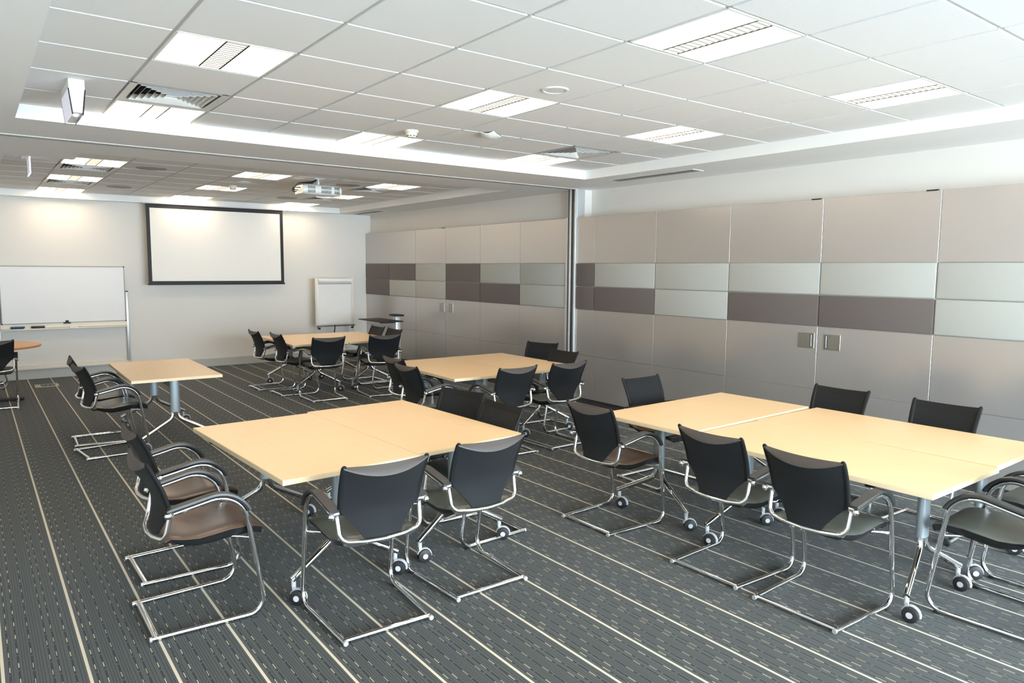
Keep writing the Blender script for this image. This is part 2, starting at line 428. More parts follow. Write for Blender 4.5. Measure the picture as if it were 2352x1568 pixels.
# ------------------------------------------------------------------ chair
def chair_side(s):
    return [(V((s*0.222, -0.014, 0.017)), 0), (V((s*0.245, 0.508, 0.017)), 0.075), (V((s*0.247, 0.402, 0.660)), 0.14), (V((s*0.232, 0.078, 0.592)), 0)]
def lerp_tab(tab, t):
    for (a, va), (b, vb) in zip(tab, tab[1:]):
        if t <= b: return va + (vb-va)*max(0, (t-a)/(b-a))
    return tab[-1][1]
HW = [(0.466, 0.092), (0.50, 0.112), (0.55, 0.152), (0.60, 0.200), (0.70, 0.206), (0.84, 0.214)]
DR = [(0.466, 0.050), (0.53, 0.075), (0.60, 0.086), (0.68, 0.068), (0.76, 0.035), (0.84, -0.004)]
BB = [(0.466, 0.010), (0.60, 0.020), (0.72, 0.024), (0.84, 0.030)]
ZT = 0.835
def back_pt(u, z, rear):
    hw = lerp_tab(HW, z); d = lerp_tab(DR, z); k = 1-u*u
    if rear: return V((u*hw, d - 0.007 - lerp_tab(BB, z)*k, z - (0.050*k if z > 0.83 else 0.050*k*max(0, (z-0.6)/0.235))))
    return V((u*hw, d + 0.006 - 0.016*k, z - 0.008*k*max(0, (z-0.6)/0.235)))
def make_chair(label, seat_m):
    t = thing('cantilever_chair', label, 'chair')
    for s in (-1, 1):
        MB().tube(fillet(chair_side(s), 10), 0.0122, 12, side=(1, 0, 0)).build('side_frame', 'chrome', t)
    MB().tube([V((-0.224, 0.002, 0.018)), V((0, 0.002, 0.018)), V((0.224, 0.002, 0.018))], 0.0125, 12).build('rear_bar', 'chrome', t)
    bow = [(V((-0.214, 0.092, 0.605)), 0), (V((-0.208, 0.062, 0.466)), 0.05), (V((-0.10, 0.030, 0.459)), 0.15), (V((0.0, 0.020, 0.457)), 0.2),
           (V((0.10, 0.030, 0.459)), 0.15), (V((0.208, 0.062, 0.466)), 0.05), (V((0.214, 0.092, 0.605)), 0)]
    MB().tube(fillet(bow, 6), 0.0115, 12).build('back_bow', 'chrome', t)
    for s in (-1, 1):
        path = fillet(chair_side(s), 14)
        pts = [p for p in path if p.z > 0.545][::-1]
        out = []
        for i, p in enumerate(pts):
            tg = (pts[min(i+1, len(pts)-1)]-pts[max(i-1, 0)]).normalized()
            nrm = V((0, -tg.z, tg.y)); nrm = nrm if nrm.z > 0 or (nrm.z > -0.5 and nrm.y > 0) else -nrm
            out.append(p + nrm*0.0195 + V((-s*0.004, 0, 0)))
        # subdivide straight stretch
        a = 0.024; h = 0.0095
        prof = [(-a, -h), (a, -h), (a+0.002, 0), (a-0.003, h*0.8), (0, h), (-a+0.003, h*0.8), (-a-0.002, 0)]
        MB().sweep(out, prof, side=(1, 0, 0)).build('armrest', 'pad', t)
        j = MB(); j.cyl((s*0.208, 0.088, 0.598), (s*0.246, 0.083, 0.596), 0.015, 14); j.lathe([(0, -0.016), (0.012, -0.012), (0.017, 0), (0.012, 0.012), (0, 0.016)], 12, (s*0.245, 0.072, 0.592))
        j.cyl((s*0.212, 0.09, 0.612), (s*0.212, 0.088, 0.575), 0.0125, 12)
        j.build('arm_joint', 'chrome', t)
        MB().tube([V((s*0.150, 0.33, 0.415)), V((s*0.200, 0.40, 0.412)), V((s*0.240, 0.443, 0.41))], 0.007, 8).build('seat_support', 'chrome', t)
        MB().cyl((s*0.222, -0.024, 0.017), (s*0.222, -0.010, 0.017), 0.0120, 12).build('end_cap', 'alu', t)
        MB().box(s*0.244-0.008, s*0.244+0.008, 0.43, 0.46, 0.0005, 0.010, 0.002).build('glide', 'black', t)
    # seat
    prof = [(0.062, 0.462), (0.09, 0.475), (0.15, 0.463), (0.21, 0.458), (0.28, 0.466), (0.36, 0.475), (0.43, 0.474), (0.475, 0.466), (0.500, 0.455), (0.511, 0.446)]
    def wid(d): return 0.190 + 0.028*math.sin(min(1, max(0, (d-0.04)/0.30))*math.pi/2) - (0.018*max(0, (d-0.44)/0.07)**2)
    us = [-1, -0.985, -0.93, -0.8, -0.5, 0, 0.5, 0.8, 0.93, 0.985, 1]
    def row(d, z, top):
        r = []
        for u in us:
            e = max(0, (abs(u)-0.8)/0.2)
            dip = -0.007*(1-min(1, abs(u)*1.25)**2) if abs(u) < 0.8 else 0
            r.append(V((u*wid(d), d, z + dip - 0.010*e*e if top else z-0.016+0.004*e)))
        return r
    b = MB()
    rows = [row(d, z, True) for d, z in prof] + [row(d, z, False) for d, z in reversed(prof)]
    b.grid(rows + [rows[0]])
    for k in (0, len(us)-1):
        for i in range(len(prof)-1):
            b.bm.faces.new([b.bm.verts.new(p) for p in (rows[i][k], rows[i+1][k], rows[2*len(prof)-2-i][k], rows[2*len(prof)-1-i][k])])
    bmesh.ops.remove_doubles(b.bm, verts=b.bm.verts, dist=1e-5)
    so = b.build('seat', seat_m, t)
    sb = MB()
    su = [-1, -0.97, -0.85, -0.6, -0.25, 0.25, 0.6, 0.85, 0.97, 1]
    def depth(d): return 0.014 + 0.040*math.sin(math.pi*min(1, max(0, (d-0.062)/0.535)))**0.55
    p2 = [(max(0.068, min(0.512, d)), z) for d, z in prof]
    r2 = [[V((u*(wid(d)+0.002), d, z-0.012)) for u in su] for d, z in p2]
    r2 += [[V((u*(wid(d)-0.004), d, z-0.012-depth(d)*(1-0.9*abs(u)**16))) for u in su] for d, z in reversed(p2)]
    sb.grid(r2 + [r2[0]])
    for k in (0, len(su)-1):
        for i in range(len(prof)-1):
            sb.bm.faces.new([sb.bm.verts.new(p) for p in (r2[i][k], r2[i+1][k], r2[2*len(prof)-2-i][k], r2[2*len(prof)-1-i][k])])
    bmesh.ops.remove_doubles(sb.bm, verts=sb.bm.verts, dist=1e-5)
    sb.build('seat_shell', 'shell', t)
    # backrest
    zs = [0.466, 0.49, 0.52, 0.55, 0.575, 0.60, 0.64, 0.69, 0.74, 0.79, ZT]
    uu = [i/7-1 for i in range(15)]
    bb = MB()
    F = [[back_pt(u, z, False) for u in uu] for z in zs]; B = [[back_pt(u, z, True) for u in uu] for z in zs]
    bb.grid([f + bk_[::-1] for f, bk_ in zip(F, B)], closed_u=True)
    bb.bm.faces.new([bb.bm.verts.new(p) for p in F[0] + B[0][::-1]])
    bmesh.ops.remove_doubles(bb.bm, verts=bb.bm.verts, dist=1e-5)
    bo = bb.build('backrest', 'mesh', t)
    fb = MB()
    fb.grid([[back_pt(u*0.94, z, False) + V((0, 0.0022, 0.001)) for u in uu] for z in (0.800, 0.812, 0.824, ZT)])
    fb.build('front_hem', 'rail', t)
    cp = MB()
    lift = V((0, 0, 0.0025))
    cp.grid([[f + lift, (f*0.5+r*0.5) + lift*1.3, r + lift*0.6 + V((0, -0.0015, 0)), r + V((0, -0.0025, -0.006)), r + V((0, 0.002, -0.006)), f + V((0, -0.001, -0.003))] for f, r in zip(F[-1], B[-1])], closed_u=True)
    cp.build('top_edge', 'cap', t)
    for s in (-1, 1):
        pts = [V((s*(lerp_tab(HW, z)-0.004), lerp_tab(DR, z), z)) for z in (0.588, 0.61, 0.65, 0.70, 0.75, 0.80, 0.832, 0.842, 0.846)]
        b = MB(); n = len(pts); rings = []
        rad = [0.009, 0.0125, 0.013, 0.013, 0.013, 0.0125, 0.0115, 0.008, 0.002]
        for p, r in zip(pts, rad): rings.append([p + V((1.25*r*math.cos(a), 0.95*r*math.sin(a), 0)) for a in [2*math.pi*i/10 for i in range(10)]])
        b.grid(rings, closed_u=True); b.bm.faces.new([b.bm.verts.new(p) for p in rings[0]]); b.bm.faces.new([b.bm.verts.new(p) for p in rings[-1]])
        bmesh.ops.remove_doubles(b.bm, verts=b.bm.verts, dist=1e-6)
        b.build('side_rail', 'rail', t)
    return t
# position = middle of the rear floor bar, heading in degrees (0 = +x, 90 = +y)
K, Bn = 'leather', 'brown'
CH = [
 (0.595, 3.746, 0, Bn, 'brown-seated mesh chair nearest the left edge of the front centre table', 'fc'),
 (0.669, 4.412, 1, Bn, 'brown-seated mesh chair behind the nearest one, left of the front centre table', 'fc'),
 (1.510, 2.975, 88, K, 'left of two foreground black chairs with backs to us at the front centre table', 'fc'),
 (2.165, 3.050, 90, K, 'right of two foreground black chairs with backs to us at the front centre table', 'fc'),
 (2.825, 3.845, 180, K, 'black chair at near right side of the front centre table, mostly its back showing', 'fc'),
 (2.890, 4.440, 194, K, 'angled black chair at the far right side of the front centre table', 'fc'),
 (0.738, 7.500, 7, K, 'black chair with green-grey seat, nearer of two left of the lone small table', 'lone'),
 (0.744, 8.100, -2, K, 'black chair half hidden, farther of two left of the lone small table', 'lone'),
 (3.246, 3.457, 0, Bn, 'brown-seated mesh chair at the far left corner of the right foreground table', 'rf'),
 (3.256, 2.486, 0, K, 'black chair, middle of three along the left of the right foreground table', 'rf'),
 (3.240, 1.913, 0, K, 'black chair, nearest of three along the left of the right foreground table', 'rf'),
 (5.340, 2.853, 180, K, 'black mesh chair below the steel door handles, farther one against the panelled wall', 'rf'),
 (5.330, 2.100, 180, K, 'black mesh chair near the right edge, nearer one against the panelled wall', 'rf'),
 (4.475, 4.140, 270, Bn, 'brown-seated mesh chair facing us at the far end of the right foreground table', 'rf'),
 (4.100, 1.055, 90, K, 'green-grey seated chair in the bottom right corner, cut by the frame', 'rf'),
 (4.770, 1.040, 86, K, 'chair at the right frame edge behind the corner chair, only seat and arm showing', 'rf'),
 (3.205, 5.905, 0, K, 'black mesh chair at left of the middle table, nearer of that side pair', 'mid'),
 (3.370, 6.475, 0, K, 'black mesh chair at left of the middle table, farther of that side pair', 'mid'),
 (3.985, 5.195, 90, K, 'black mesh chair with its back to us, left of the two before the middle table', 'mid'),
 (4.600, 5.180, 90, K, 'black mesh chair with its back to us, right of the two before the middle table', 'mid'),
 (5.590, 6.800, 200, K, 'black chair before the aluminium jamb, farther one right of the middle table', 'mid'),
 (5.240, 5.990, 181, K, 'black mesh chair right of the middle table, nearer one of that side', 'mid'),
 (3.272, 9.680, 0, K, 'black mesh chair left of the far table, nearer of that side pair', 'far'),
 (3.165, 10.290, 0, K, 'black mesh chair left of the far table, farther of that side pair under the screen', 'far'),
 (3.668, 8.810, 87, K, 'black mesh chair with its back to us, left of the two before the far table', 'far'),
 (4.430, 8.730, 82, K, 'black mesh chair with its back to us, right of the two before the far table', 'far'),
 (5.000, 10.090, 180, K, 'black mesh chair right of the far table, farther one beside the flip chart', 'far'),
 (5.000, 9.535, 180, K, 'black mesh chair right of the far table, nearer one below the black shelf stand', 'far'),
 (0.160, 10.490, 90, K, 'black mesh chair at the round orange table, cut by the left frame edge', 'round'),
 (-0.150, 12.480, 0, K, 'chair behind the round orange table of which only a chrome leg shows', 'round'),
]
GRP = {'fc': 'chairs around the front centre table', 'lone': 'chairs at the lone small table', 'rf': 'chairs around the right foreground table',
       'mid': 'chairs around the middle table', 'far': 'chairs around the far table', 'round': 'chairs at the round table'}
proto = {}
for x, y, hd, sm, lab, g in CH:
    rz = math.radians(hd-90)
    if sm not in proto:
        o = make_chair(lab, sm); proto[sm] = o; o.location = (x, y, 0); o.rotation_euler = (0, 0, rz); o['group'] = GRP[g]
    else: dup(proto[sm], (x, y, 0), rz, lab, GRP[g])

# ------------------------------------------------------------------ folding tables
TW, TL, TH = 0.789, 1.476, 0.700
def make_table(label):
    t = thing('folding_table', label, 'table')
    MB().box(-TW/2, TW/2, -TL/2, TL/2, TH-0.004, TH, 0.0015, 1).build('table_top', 'beech', t, smooth=False)
    e = MB(); e.box(-TW/2-0.0005, TW/2+0.0005, -TL/2-0.0005, TL/2+0.0005, TH-0.028, TH-0.0035, 0.0015, 1)
    e.build('edge_band', 'edge', t, smooth=False)
    MB().box(-0.03, 0.03, -TL/2+0.20, TL/2-0.20, 0.572, 0.655, 0.008).build('beam', 'legp', t)
    for sy in (-1, 1):
        yy = sy*(TL/2-0.20)
        b = MB()
        n = 16; prof = []
        for i in range(n):
            a = 2*math.pi*i/n
            prof.append((0.044*math.copysign(abs(math.cos(a))**0.75, math.cos(a)), 0.026*math.copysign(abs(math.sin(a))**0.9, math.sin(a))))
        rings = [[V((px, yy+py, z)) for px, py in prof] for z in (0.345, 0.672)]
        b.grid(rings, closed_u=True); b.bm.faces.new([b.bm.verts.new(p) for p in rings[0]]); b.bm.faces.new([b.bm.verts.new(p) for p in rings[1]])
        bmesh.ops.remove_doubles(b.bm, verts=b.bm.verts, dist=1e-6)
        b.box(-0.28, 0.28, yy-0.02, yy+0.02, 0.650, 0.672, 0.006)
        leg = b.build('leg', 'legp', t)
        for s in (-1, 1):
            path = fillet([(V((s*0.021, yy, 0.40)), 0), (V((s*0.023, yy+sy*0.004, 0.287)), 0.085), (V((s*0.312, yy+sy*0.075, 0.128)), 0)], 9)
            MB().tube(path, 0.0155, 12, ry=0.0185, side=(0, 1, 0)).build('foot', 'chrome', leg)
            cx, cy = 0.0, 0.0
            d = V((1, 0, 0)); q = V((0, 1, 0)); pos = V((s*0.300, yy+sy*0.072, 0))
            c = MB(); c.cyl((cx, cy, 0.130), (cx, cy, 0.095), 0.0125, 12)
            ctr = d*0.026
            hood = [V((cx, cy, 0.098)) - d*0.012, V((cx, cy, 0.098)) + d*0.012]
            pts = []
            for k in range(9):
                a = math.radians(165 - k*22); pts.append(ctr + V((0, 0, 0.040)) + d*(0.0435*math.cos(a)) + V((0, 0, 0.0435*math.sin(a))))
            c.sweep(pts, [(-0.009, -0.003), (0.009, -0.003), (0.009, 0.003), (-0.009, 0.003)], side=q)
            c.sweep([V((cx, cy, 0.10)), V((cx, cy, 0.07)) + d*0.004, ctr + V((0, 0, 0.040))], [(-0.006, -0.009), (0.006, -0.009), (0.006, 0.009), (-0.006, 0.009)], side=q)
            co = c.build('caster', 'fork', t, loc=pos)
            for sg in (-1, 1):
                wl = MB()
                a0 = ctr + V((0, 0, 0.0395)) + q*(sg*0.010); a1 = ctr + V((0, 0, 0.0395)) + q*(sg*0.024)
                wl.cyl(a0, a1, 0.039, 24); wl.cyl(a1, a1+q*(sg*0.003), 0.039, 24, r2=0.033)
                wl.build('wheel', 'tyre', co)
                a1 = ctr + V((0, 0, 0.0395)) + q*(sg*0.0265)
                MB().cyl(a1, a1+q*(sg*0.003), 0.0155, 16).build('hub', 'hub', co)
    for sy in (-1, 1):
        MB().box(-TW/2+0.035, -TW/2+0.075, sy*0.42-0.025, sy*0.42+0.025, TH-0.052, TH-0.0285, 0.006).build('tilt_catch', 'black', t)
    return t
TB = [
 (1.524, 4.150, 2.6, 0, 'beech folding table, left half of the front centre pair', 'front centre tables'),
 (2.313, 4.230, 2.7, 0, 'beech folding table, right half of the front centre pair', 'front centre tables'),
 (1.517, 7.922, -0.8, 0, 'lone square-looking beech folding table in front of the whiteboard', None),
 (4.340, 3.343, 92.0, 0.000, 'beech folding table set crosswise at the far end of the right foreground group', 'right foreground tables'),
 (3.954, 2.171, 0.0, -0.006, 'beech folding table on the left of the right foreground group, nearest the camera', 'right foreground tables'),
 (4.753, 2.193, 0.6, -0.006, 'beech folding table on the right of the right foreground group, nearest the wall', 'right foreground tables'),
 (4.002, 6.390, -1.5, 0, 'beech folding table, left half of the middle pair', 'middle tables'),
 (4.806, 6.390, 0.0, 0, 'beech folding table, right half of the middle pair', 'middle tables'),
 (3.797, 10.105, -0.5, 0, 'beech folding table, left half of the far pair', 'far tables'),
 (4.591, 10.094, 0.0, 0, 'beech folding table, right half of the far pair', 'far tables'),
]
tp = None
for x, y, rz, dz, lab, g in TB:
    if tp is None: tp = make_table(lab); o = tp; o.location = (x, y, 0); o.rotation_euler = (0, 0, math.radians(rz)); o['group'] = g
    else:
        o = dup(tp, (x, y, 0), math.radians(rz), lab, g)
        if g is None: del o['group']
    ca, sa = math.cos(math.radians(rz)), math.sin(math.radians(rz)); rnd = random.Random(int(x*1000))
    for c in o.children:                       # every caster swivels its own way
        if c.name.split('.')[0] == 'caster':
            wx, wy = x + c.location.x*ca - c.location.y*sa, y + c.location.x*sa + c.location.y*ca
            c.rotation_euler = (0, 0, math.atan2(wy, wx) - math.pi/2 - math.radians(rz) + rnd.uniform(-0.55, 0.45))
    if dz:
        for c in o.children:
            if c.name.split('.')[0] in ('table_top', 'edge_band', 'beam', 'tilt_catch'): c.location.z += dz

# round table at the left frame edge
t = thing('round_table', 'orange beech round table at the left frame edge', 'table', (0.12, 11.12, 0))
MB().lathe([(0, 0.728), (0.573, 0.728), (0.575, 0.726), (0.575, 0.722)], 72).build('table_top', 'orange', t)
MB().lathe([(0, 0.7), (0.57, 0.7), (0.575, 0.703), (0.5755, 0.7215), (0.56, 0.7225)], 72).build('edge_band', 'oredge', t)
MB().lathe([(0, 0.70), (0.06, 0.70), (0.038, 0.68), (0.038, 0.04), (0, 0.04)], 24).build('pedestal', 'black', t)
b = MB(); b.box(-0.36, 0.36, -0.045, 0.045, 0.012, 0.042, 0.012); b.box(-0.045, 0.045, -0.36, 0.36, 0.0125, 0.0415, 0.012)
for px, py in ((0.33, 0), (-0.33, 0), (0, 0.33), (0, -0.33)): b.cyl((px, py, 0), (px, py, 0.014), 0.018, 12)
b.build('foot', 'black', t)

# ------------------------------------------------------------------ ceiling lights and vents
def make_light(label):
    t = thing('ceiling_light', label, 'ceiling light')
    a = 0.293
    f = MB()
    for sx in (-1, 1):
        f.box(*sorted((sx*a, sx*(a-0.012))), -a, a, -0.003, 0.02); f.box(-a, a, *sorted((sx*a, sx*(a-0.012))), -0.0031, 0.0199)
    f.box(-a, a, -a, a, 0.02, 0.024)
    f.build('frame', 'white', t, smooth=False)
    for sx in (-1, 1):
        x0, x1 = sorted((sx*0.060, sx*(a-0.012)))
        MB().box(x0, x1, -a+0.012, a-0.012, 0.002, 0.010).build('diffuser', 'lamp', t, smooth=False)
    for sx in (-1, 1):
        x0, x1 = sorted((sx*0.052, sx*0.060)); MB().box(x0, x1, -a+0.012, a-0.012, -0.001, 0.003).build('louvre_edge', 'black', t, smooth=False); MB().box(x0, x1, -a+0.012, a-0.012, 0.003, 0.0195).build('louvre_side', 'reflector', t, smooth=False)
    MB().box(-0.052, 0.052, -a+0.012, a-0.012, 0.015, 0.0195).build('lamp_strip', 'lampdim', t, smooth=False)
    lv = MB()
    n = 15
    for i in range(n):
        y = -a+0.035 + i*(2*a-0.07)/(n-1)
        q = [[V((sx*0.052, y-0.008, 0.0)), V((sx*0.052, y+0.008, 0.0)), V((sx*0.052, y, 0.013))] for sx in (-1, 1)]
        lv.grid(q, closed_u=True)
    lv.build('louvre', 'reflector', t, smooth=False)
    return t
names = {(0, 2.0): None, (0, 3.8): 'square ceiling light at upper left, left of the near ceiling with a ribbed louvre',
 (0, 5.6): 'square ceiling light beyond the left louvred vent, by the near beam',
 (3, 2.0): 'largest square ceiling light, at the top right of the picture', (3, 3.8): 'square ceiling light beside the round white speaker',
 (3, 5.6): 'square ceiling light behind the smoke detector, by the near beam',
 (6, 2.0): 'square ceiling light at the far right of the near ceiling', (6, 3.8): 'square ceiling light right of the access point, before the right riser',
 (6, 5.6): 'square ceiling light next to the right pyramid vent',
 (0, 8.79): 'far room ceiling light, left row, partly hidden by the beam', (0, 10.59): 'far room ceiling light, left row, middle one between two vents', (0, 12.39): 'far room ceiling light, left row, hard against the back riser',
 (3, 8.79): 'far room ceiling light, middle row, nearest the beam', (3, 10.59): 'far room ceiling light, middle row, with a detector in front', (3, 12.39): 'far room ceiling light, middle row, above the projection screen',
 (6, 8.79): 'far room ceiling light, right row, right of the projector', (6, 10.59): 'far room ceiling light, right row, half hidden behind the projector', (6, 12.39): 'far room ceiling light, right row, against the back riser'}
lp = None
for c in LIGHT_COLS:
    for y in near_light_y + far_light_y:
        key = (c, y); far = y > 7
        lab = names.get(key) or 'square ceiling light above or behind the camera, outside the picture'
        ys = far_ys if far else near_ys
        y1 = min(v for v in ys if v > y+0.05); loc = (GX+GP*(c+0.5), (y+y1)/2 if (y1-y) > 0.59 else y+0.296, ZC+0.002)
        g = 'far room ceiling lights' if far else ('ceiling lights behind the camera' if not names.get(key) else 'near room ceiling lights')
        if lp is None: lp = make_light(lab); o = lp; o.location = loc; o['group'] = g
        else: o = dup(lp, loc, 0, lab, g)
        if y1-y < 0.59:
            for ch in o.children: ch.scale.y = (y1-y-0.012)/0.586
            o.location.y = (y+y1)/2
def make_vent(label):
    t = thing('ceiling_vent', label, 'air vent')
    a = 0.2985
    MB().box(-a+0.02, a-0.02, -a+0.02, a-0.02, 0.045, 0.05).build('duct', 'ventd', t, smooth=False)
    f = MB()
    for k in range(4):
        ang = k*math.pi/2; c_, s_ = round(math.cos(ang)), round(math.sin(ang))
        def rr(p): return (p[0]*c_-p[1]*s_, p[0]*s_+p[1]*c_, p[2])
        f.quad([rr(p) for p in ((-a, -a, -0.002), (a, -a, -0.002), (a-0.05, -a+0.05, 0.004), (-a+0.05, -a+0.05, 0.004))])
        f.quad([rr(p) for p in ((-a+0.05, -a+0.05, 0.004), (a-0.05, -a+0.05, 0.004), (a-0.03, -a+0.03, 0.046), (-a+0.03, -a+0.03, 0.046))])
    f.build('frame', 'ventw', t, smooth=False)
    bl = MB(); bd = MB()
    for i in range(6):
        r0 = a-0.070-i*0.036; r1 = r0+0.018
        for k in range(4):
            ang = k*math.pi/2; c_, s_ = round(math.cos(ang)), round(math.sin(ang))
            def rr(p): return (p[0]*c_-p[1]*s_, p[0]*s_+p[1]*c_, p[2])
            bl.quad([rr(p) for p in ((-r0, -r0, 0.002), (r0, -r0, 0.002), (r1-0.040, -r1+0.040, 0.036), (-r1+0.040, -r1+0.040, 0.036))])
            bl.quad([rr(p) for p in ((-r0, -r0, 0.002), (r0, -r0, 0.002), (r0, -r0, 0.006), (-r0, -r0, 0.006))])
            bd.quad([rr(p) for p in ((-r0+0.001, -r0+0.001, 0.0062), (r0-0.001, -r0+0.001, 0.0062), (r1-0.040, -r1+0.040, 0.0375), (-r1+0.040, -r1+0.040, 0.0375))])  # dark sheets over the blades: shade inside the vent put in as colour
    bl.build('blades', 'ventw', t, smooth=False); bd.build('blade_shade', 'ventd', t, smooth=False)
    return t
vl = {(0, 5.0): 'square louvred vent at upper left between two ceiling lights', (6, 5.0): 'square pyramid vent at right of the near ceiling',
 (0, 9.39): 'far room vent, left row, nearer one', (0, 11.19): 'far room vent, left row, farther one', (6, 9.39): 'far room vent right of the projector, nearer one', (6, 11.19): 'far room vent below the projector, farther one'}
vp = None
for c, y in near_vent + far_vent:
    loc = (GX+GP*(c+0.5), y+0.3, ZC); g = 'square ceiling vents'
    if vp is None: vp = make_vent(vl[(c, y)]); vp.location = loc; vp['group'] = g
    else: dup(vp, loc, 0, vl[(c, y)], g)
def slot_vent(label, x0, x1, y0, y1):
    t = thing('slot_vent', label, 'air vent', ((x0+x1)/2, (y0+y1)/2, ZS))
    hx, hy = (x1-x0)/2, (y1-y0)/2
    MB().box(-hx, hx, -hy, hy, -0.003, 0.0005).build('slot', 'ventd', t, smooth=False)
    f = MB()
    f.box(-hx-0.012, -hx, -hy-0.012, hy+0.012, -0.006, 0); f.box(hx, hx+0.012, -hy-0.012, hy+0.012, -0.006, 0)
    f.box(-hx, hx, -hy-0.012, -hy, -0.006, 0); f.box(-hx, hx, hy, hy+0.012, -0.006, 0)
    f.build('frame', 'ventw', t, smooth=False)
    f = MB()
    for i in range(1, 5): xx = -hx+i*2*hx/5; f.box(xx-0.003, xx+0.003, -hy, hy, -0.006, -0.002)
    f.build('blades', 'grille', t, smooth=False)
slot_vent('dark linear slot vent in the near right soffit', 5.90, 6.05, 4.83, 6.00)
slot_vent('dark linear slot vent in the far right soffit', 5.90, 6.02, 11.80, 12.89)

def speaker(label, x, y, r, m, name='ceiling_speaker', cat='speaker'):
    t = thing(name, label, cat, (x, y, ZC), 0, 'round ceiling speakers')
    MB().lathe([(r*0.80, -0.004), (r*0.86, -0.008), (r*0.97, -0.007), (r, 0.0), (r*0.8, 0.002)], 40).build('rim', 'white' if m == 'white' else 'grille', t)
    MB().lathe([(0, -0.005), (r*0.5, -0.005), (r*0.81, -0.003), (r*0.81, 0.001), (0, 0.001)], 40).build('grille', m, t)
speaker('round white speaker in the near ceiling', 2.987, 3.541, 0.085, 'white')
speaker('grey round speaker in the far ceiling, left front', 1.732, 9.178, 0.165, 'grille')
speaker('grey round speaker in the far ceiling, left rear', 1.759, 11.607, 0.165, 'grille')
speaker('grey round speaker in the far ceiling, right front', 4.170, 9.261, 0.165, 'grille')
speaker('grey round speaker in the far ceiling, right rear', 4.172, 11.613, 0.165, 'grille')
speaker('small pale speaker ring in the far ceiling, middle', 2.966, 9.87, 0.085, 'white')
def smoke(label, x, y):
    t = thing('smoke_detector', label, 'smoke detector', (x, y, ZC), 0, 'smoke detectors')
    MB().lathe([(0, 0), (0.055, 0), (0.056, -0.014), (0.046, -0.020), (0.044, -0.040), (0.034, -0.055), (0, -0.057)], 32).build('housing', 'cream', t)
    b = MB()
    for k in range(10):
        a = 2*math.pi*k/10; b.box(-0.007, 0.007, -0.001, 0.001, -0.048, -0.042)
        vs = b.bm.verts[:] if hasattr(b.bm.verts, '__getitem__') else list(b.bm.verts)
        for v in list(b.bm.verts)[-8:]:
            co = V((v.co.x, v.co.y-0.0425, v.co.z)); v.co = V((co.x*math.cos(a)-co.y*math.sin(a), co.x*math.sin(a)+co.y*math.cos(a), co.z))
    b.build('slots', 'black', t, smooth=False)
smoke('cream smoke detector on the near ceiling', 2.945, 5.30)
smoke('cream smoke detector in front of a far room light', 2.98, 10.42)
t = thing('access_point', 'white curved wireless access point on the near ceiling', 'access point', (3.521, 4.99, ZC), math.radians(35))
MB().box(-0.055, 0.055, -0.04, 0.04, -0.018, 0.0).build('mount', 'black', t, smooth=False)
b = MB(); rows = []
for i in range(11):
    u = i/5-1; row = []
    for j in range(9):
        v = j/4-1
        row.append(V((u*0.095, v*0.075*(1-0.25*u*u), -0.044 + 0.024*u*u + 0.016*v*v)))
    rows.append(row)
low = rows; up = [[p+V((0, 0, 0.006)) for p in r] for r in rows]
b.grid(low); b.grid(up)
for seq in ([(r[0], q[0]) for r, q in zip(low, up)], [(r[-1], q[-1]) for r, q in zip(low, up)], list(zip(low[0], up[0])), list(zip(low[-1], up[-1]))):
    b.grid([list(s_) for s_ in seq])
bmesh.ops.remove_doubles(b.bm, verts=b.bm.verts, dist=1e-5)
b.build('cover', 'white', t)

# emergency exit lights
t = thing('exit_light', 'white tapered exit light hanging from the near ceiling at upper left', 'exit light', (0.575, 5.34, ZC))
MB().box(-0.043, 0.043, -0.20, 0.20, -0.055, 0.0, 0.003).build('housing', 'white', t, smooth=False)
b = MB()
top = [(-0.040, -0.20, -0.055), (0.040, -0.20, -0.055), (0.040, 0.20, -0.055), (-0.040, 0.20, -0.055)]
bot = [(-0.024, -0.20, -0.195), (0.024, -0.20, -0.195), (0.024, 0.20, -0.195), (-0.024, 0.20, -0.195)]
b.grid([[V(p) for p in top], [V(p) for p in bot]], closed_u=True); b.quad(bot)
bmesh.ops.remove_doubles(b.bm, verts=b.bm.verts, dist=1e-5)
b.build('body', 'white', t, smooth=False)
for s in (-1, 1):
    b = MB(); b.grid([[V((s*0.0425, -0.195, -0.058)), V((s*0.0425, 0.195, -0.058))], [V((s*0.0265, -0.195, -0.205)), V((s*0.0265, 0.195, -0.205))]])
    b.grid([[V((s*0.0455, -0.195, -0.058)), V((s*0.0455, 0.195, -0.058))], [V((s*0.0295, -0.195, -0.205)), V((s*0.0295, 0.195, -0.205))]])
    b.build('sign_plate', 'signface' if s < 0 else 'lens', t, smooth=False)
    for sy in (-1, 1):
        MB().tube([V((s*0.044, sy*0.198, -0.057)), V((s*0.028, sy*0.198, -0.207))], 0.003, 6).build('plate_edge', 'black', t)
MB().box(-0.010, 0.010, -0.13, -0.07, -0.199, -0.194).build('lamp', 'exitlamp', t, smooth=False)
MB().box(-0.016, -0.004, -0.2015, -0.1995, -0.047, -0.042).build('indicator', 'led', t, smooth=False)
t = thing('exit_sign', 'edge-lit exit sign blade hanging from the far ceiling at left', 'exit sign', (0.545, 9.0, ZC))
MB().box(-0.06, 0.03, -0.20, 0.20, -0.012, 0.0, 0.002).build('housing', 'white', t, smooth=False)
MB().box(-0.003, 0.003, -0.18, 0.18, -0.185, -0.012).build('plate', 'signface', t, smooth=False)
b = MB(); b.box(-0.005, 0.005, -0.186, -0.180, -0.190, -0.012); b.box(-0.005, 0.005, -0.18, 0.186, -0.190, -0.185)
b.build('lit_edge', 'signglow', t, smooth=False)

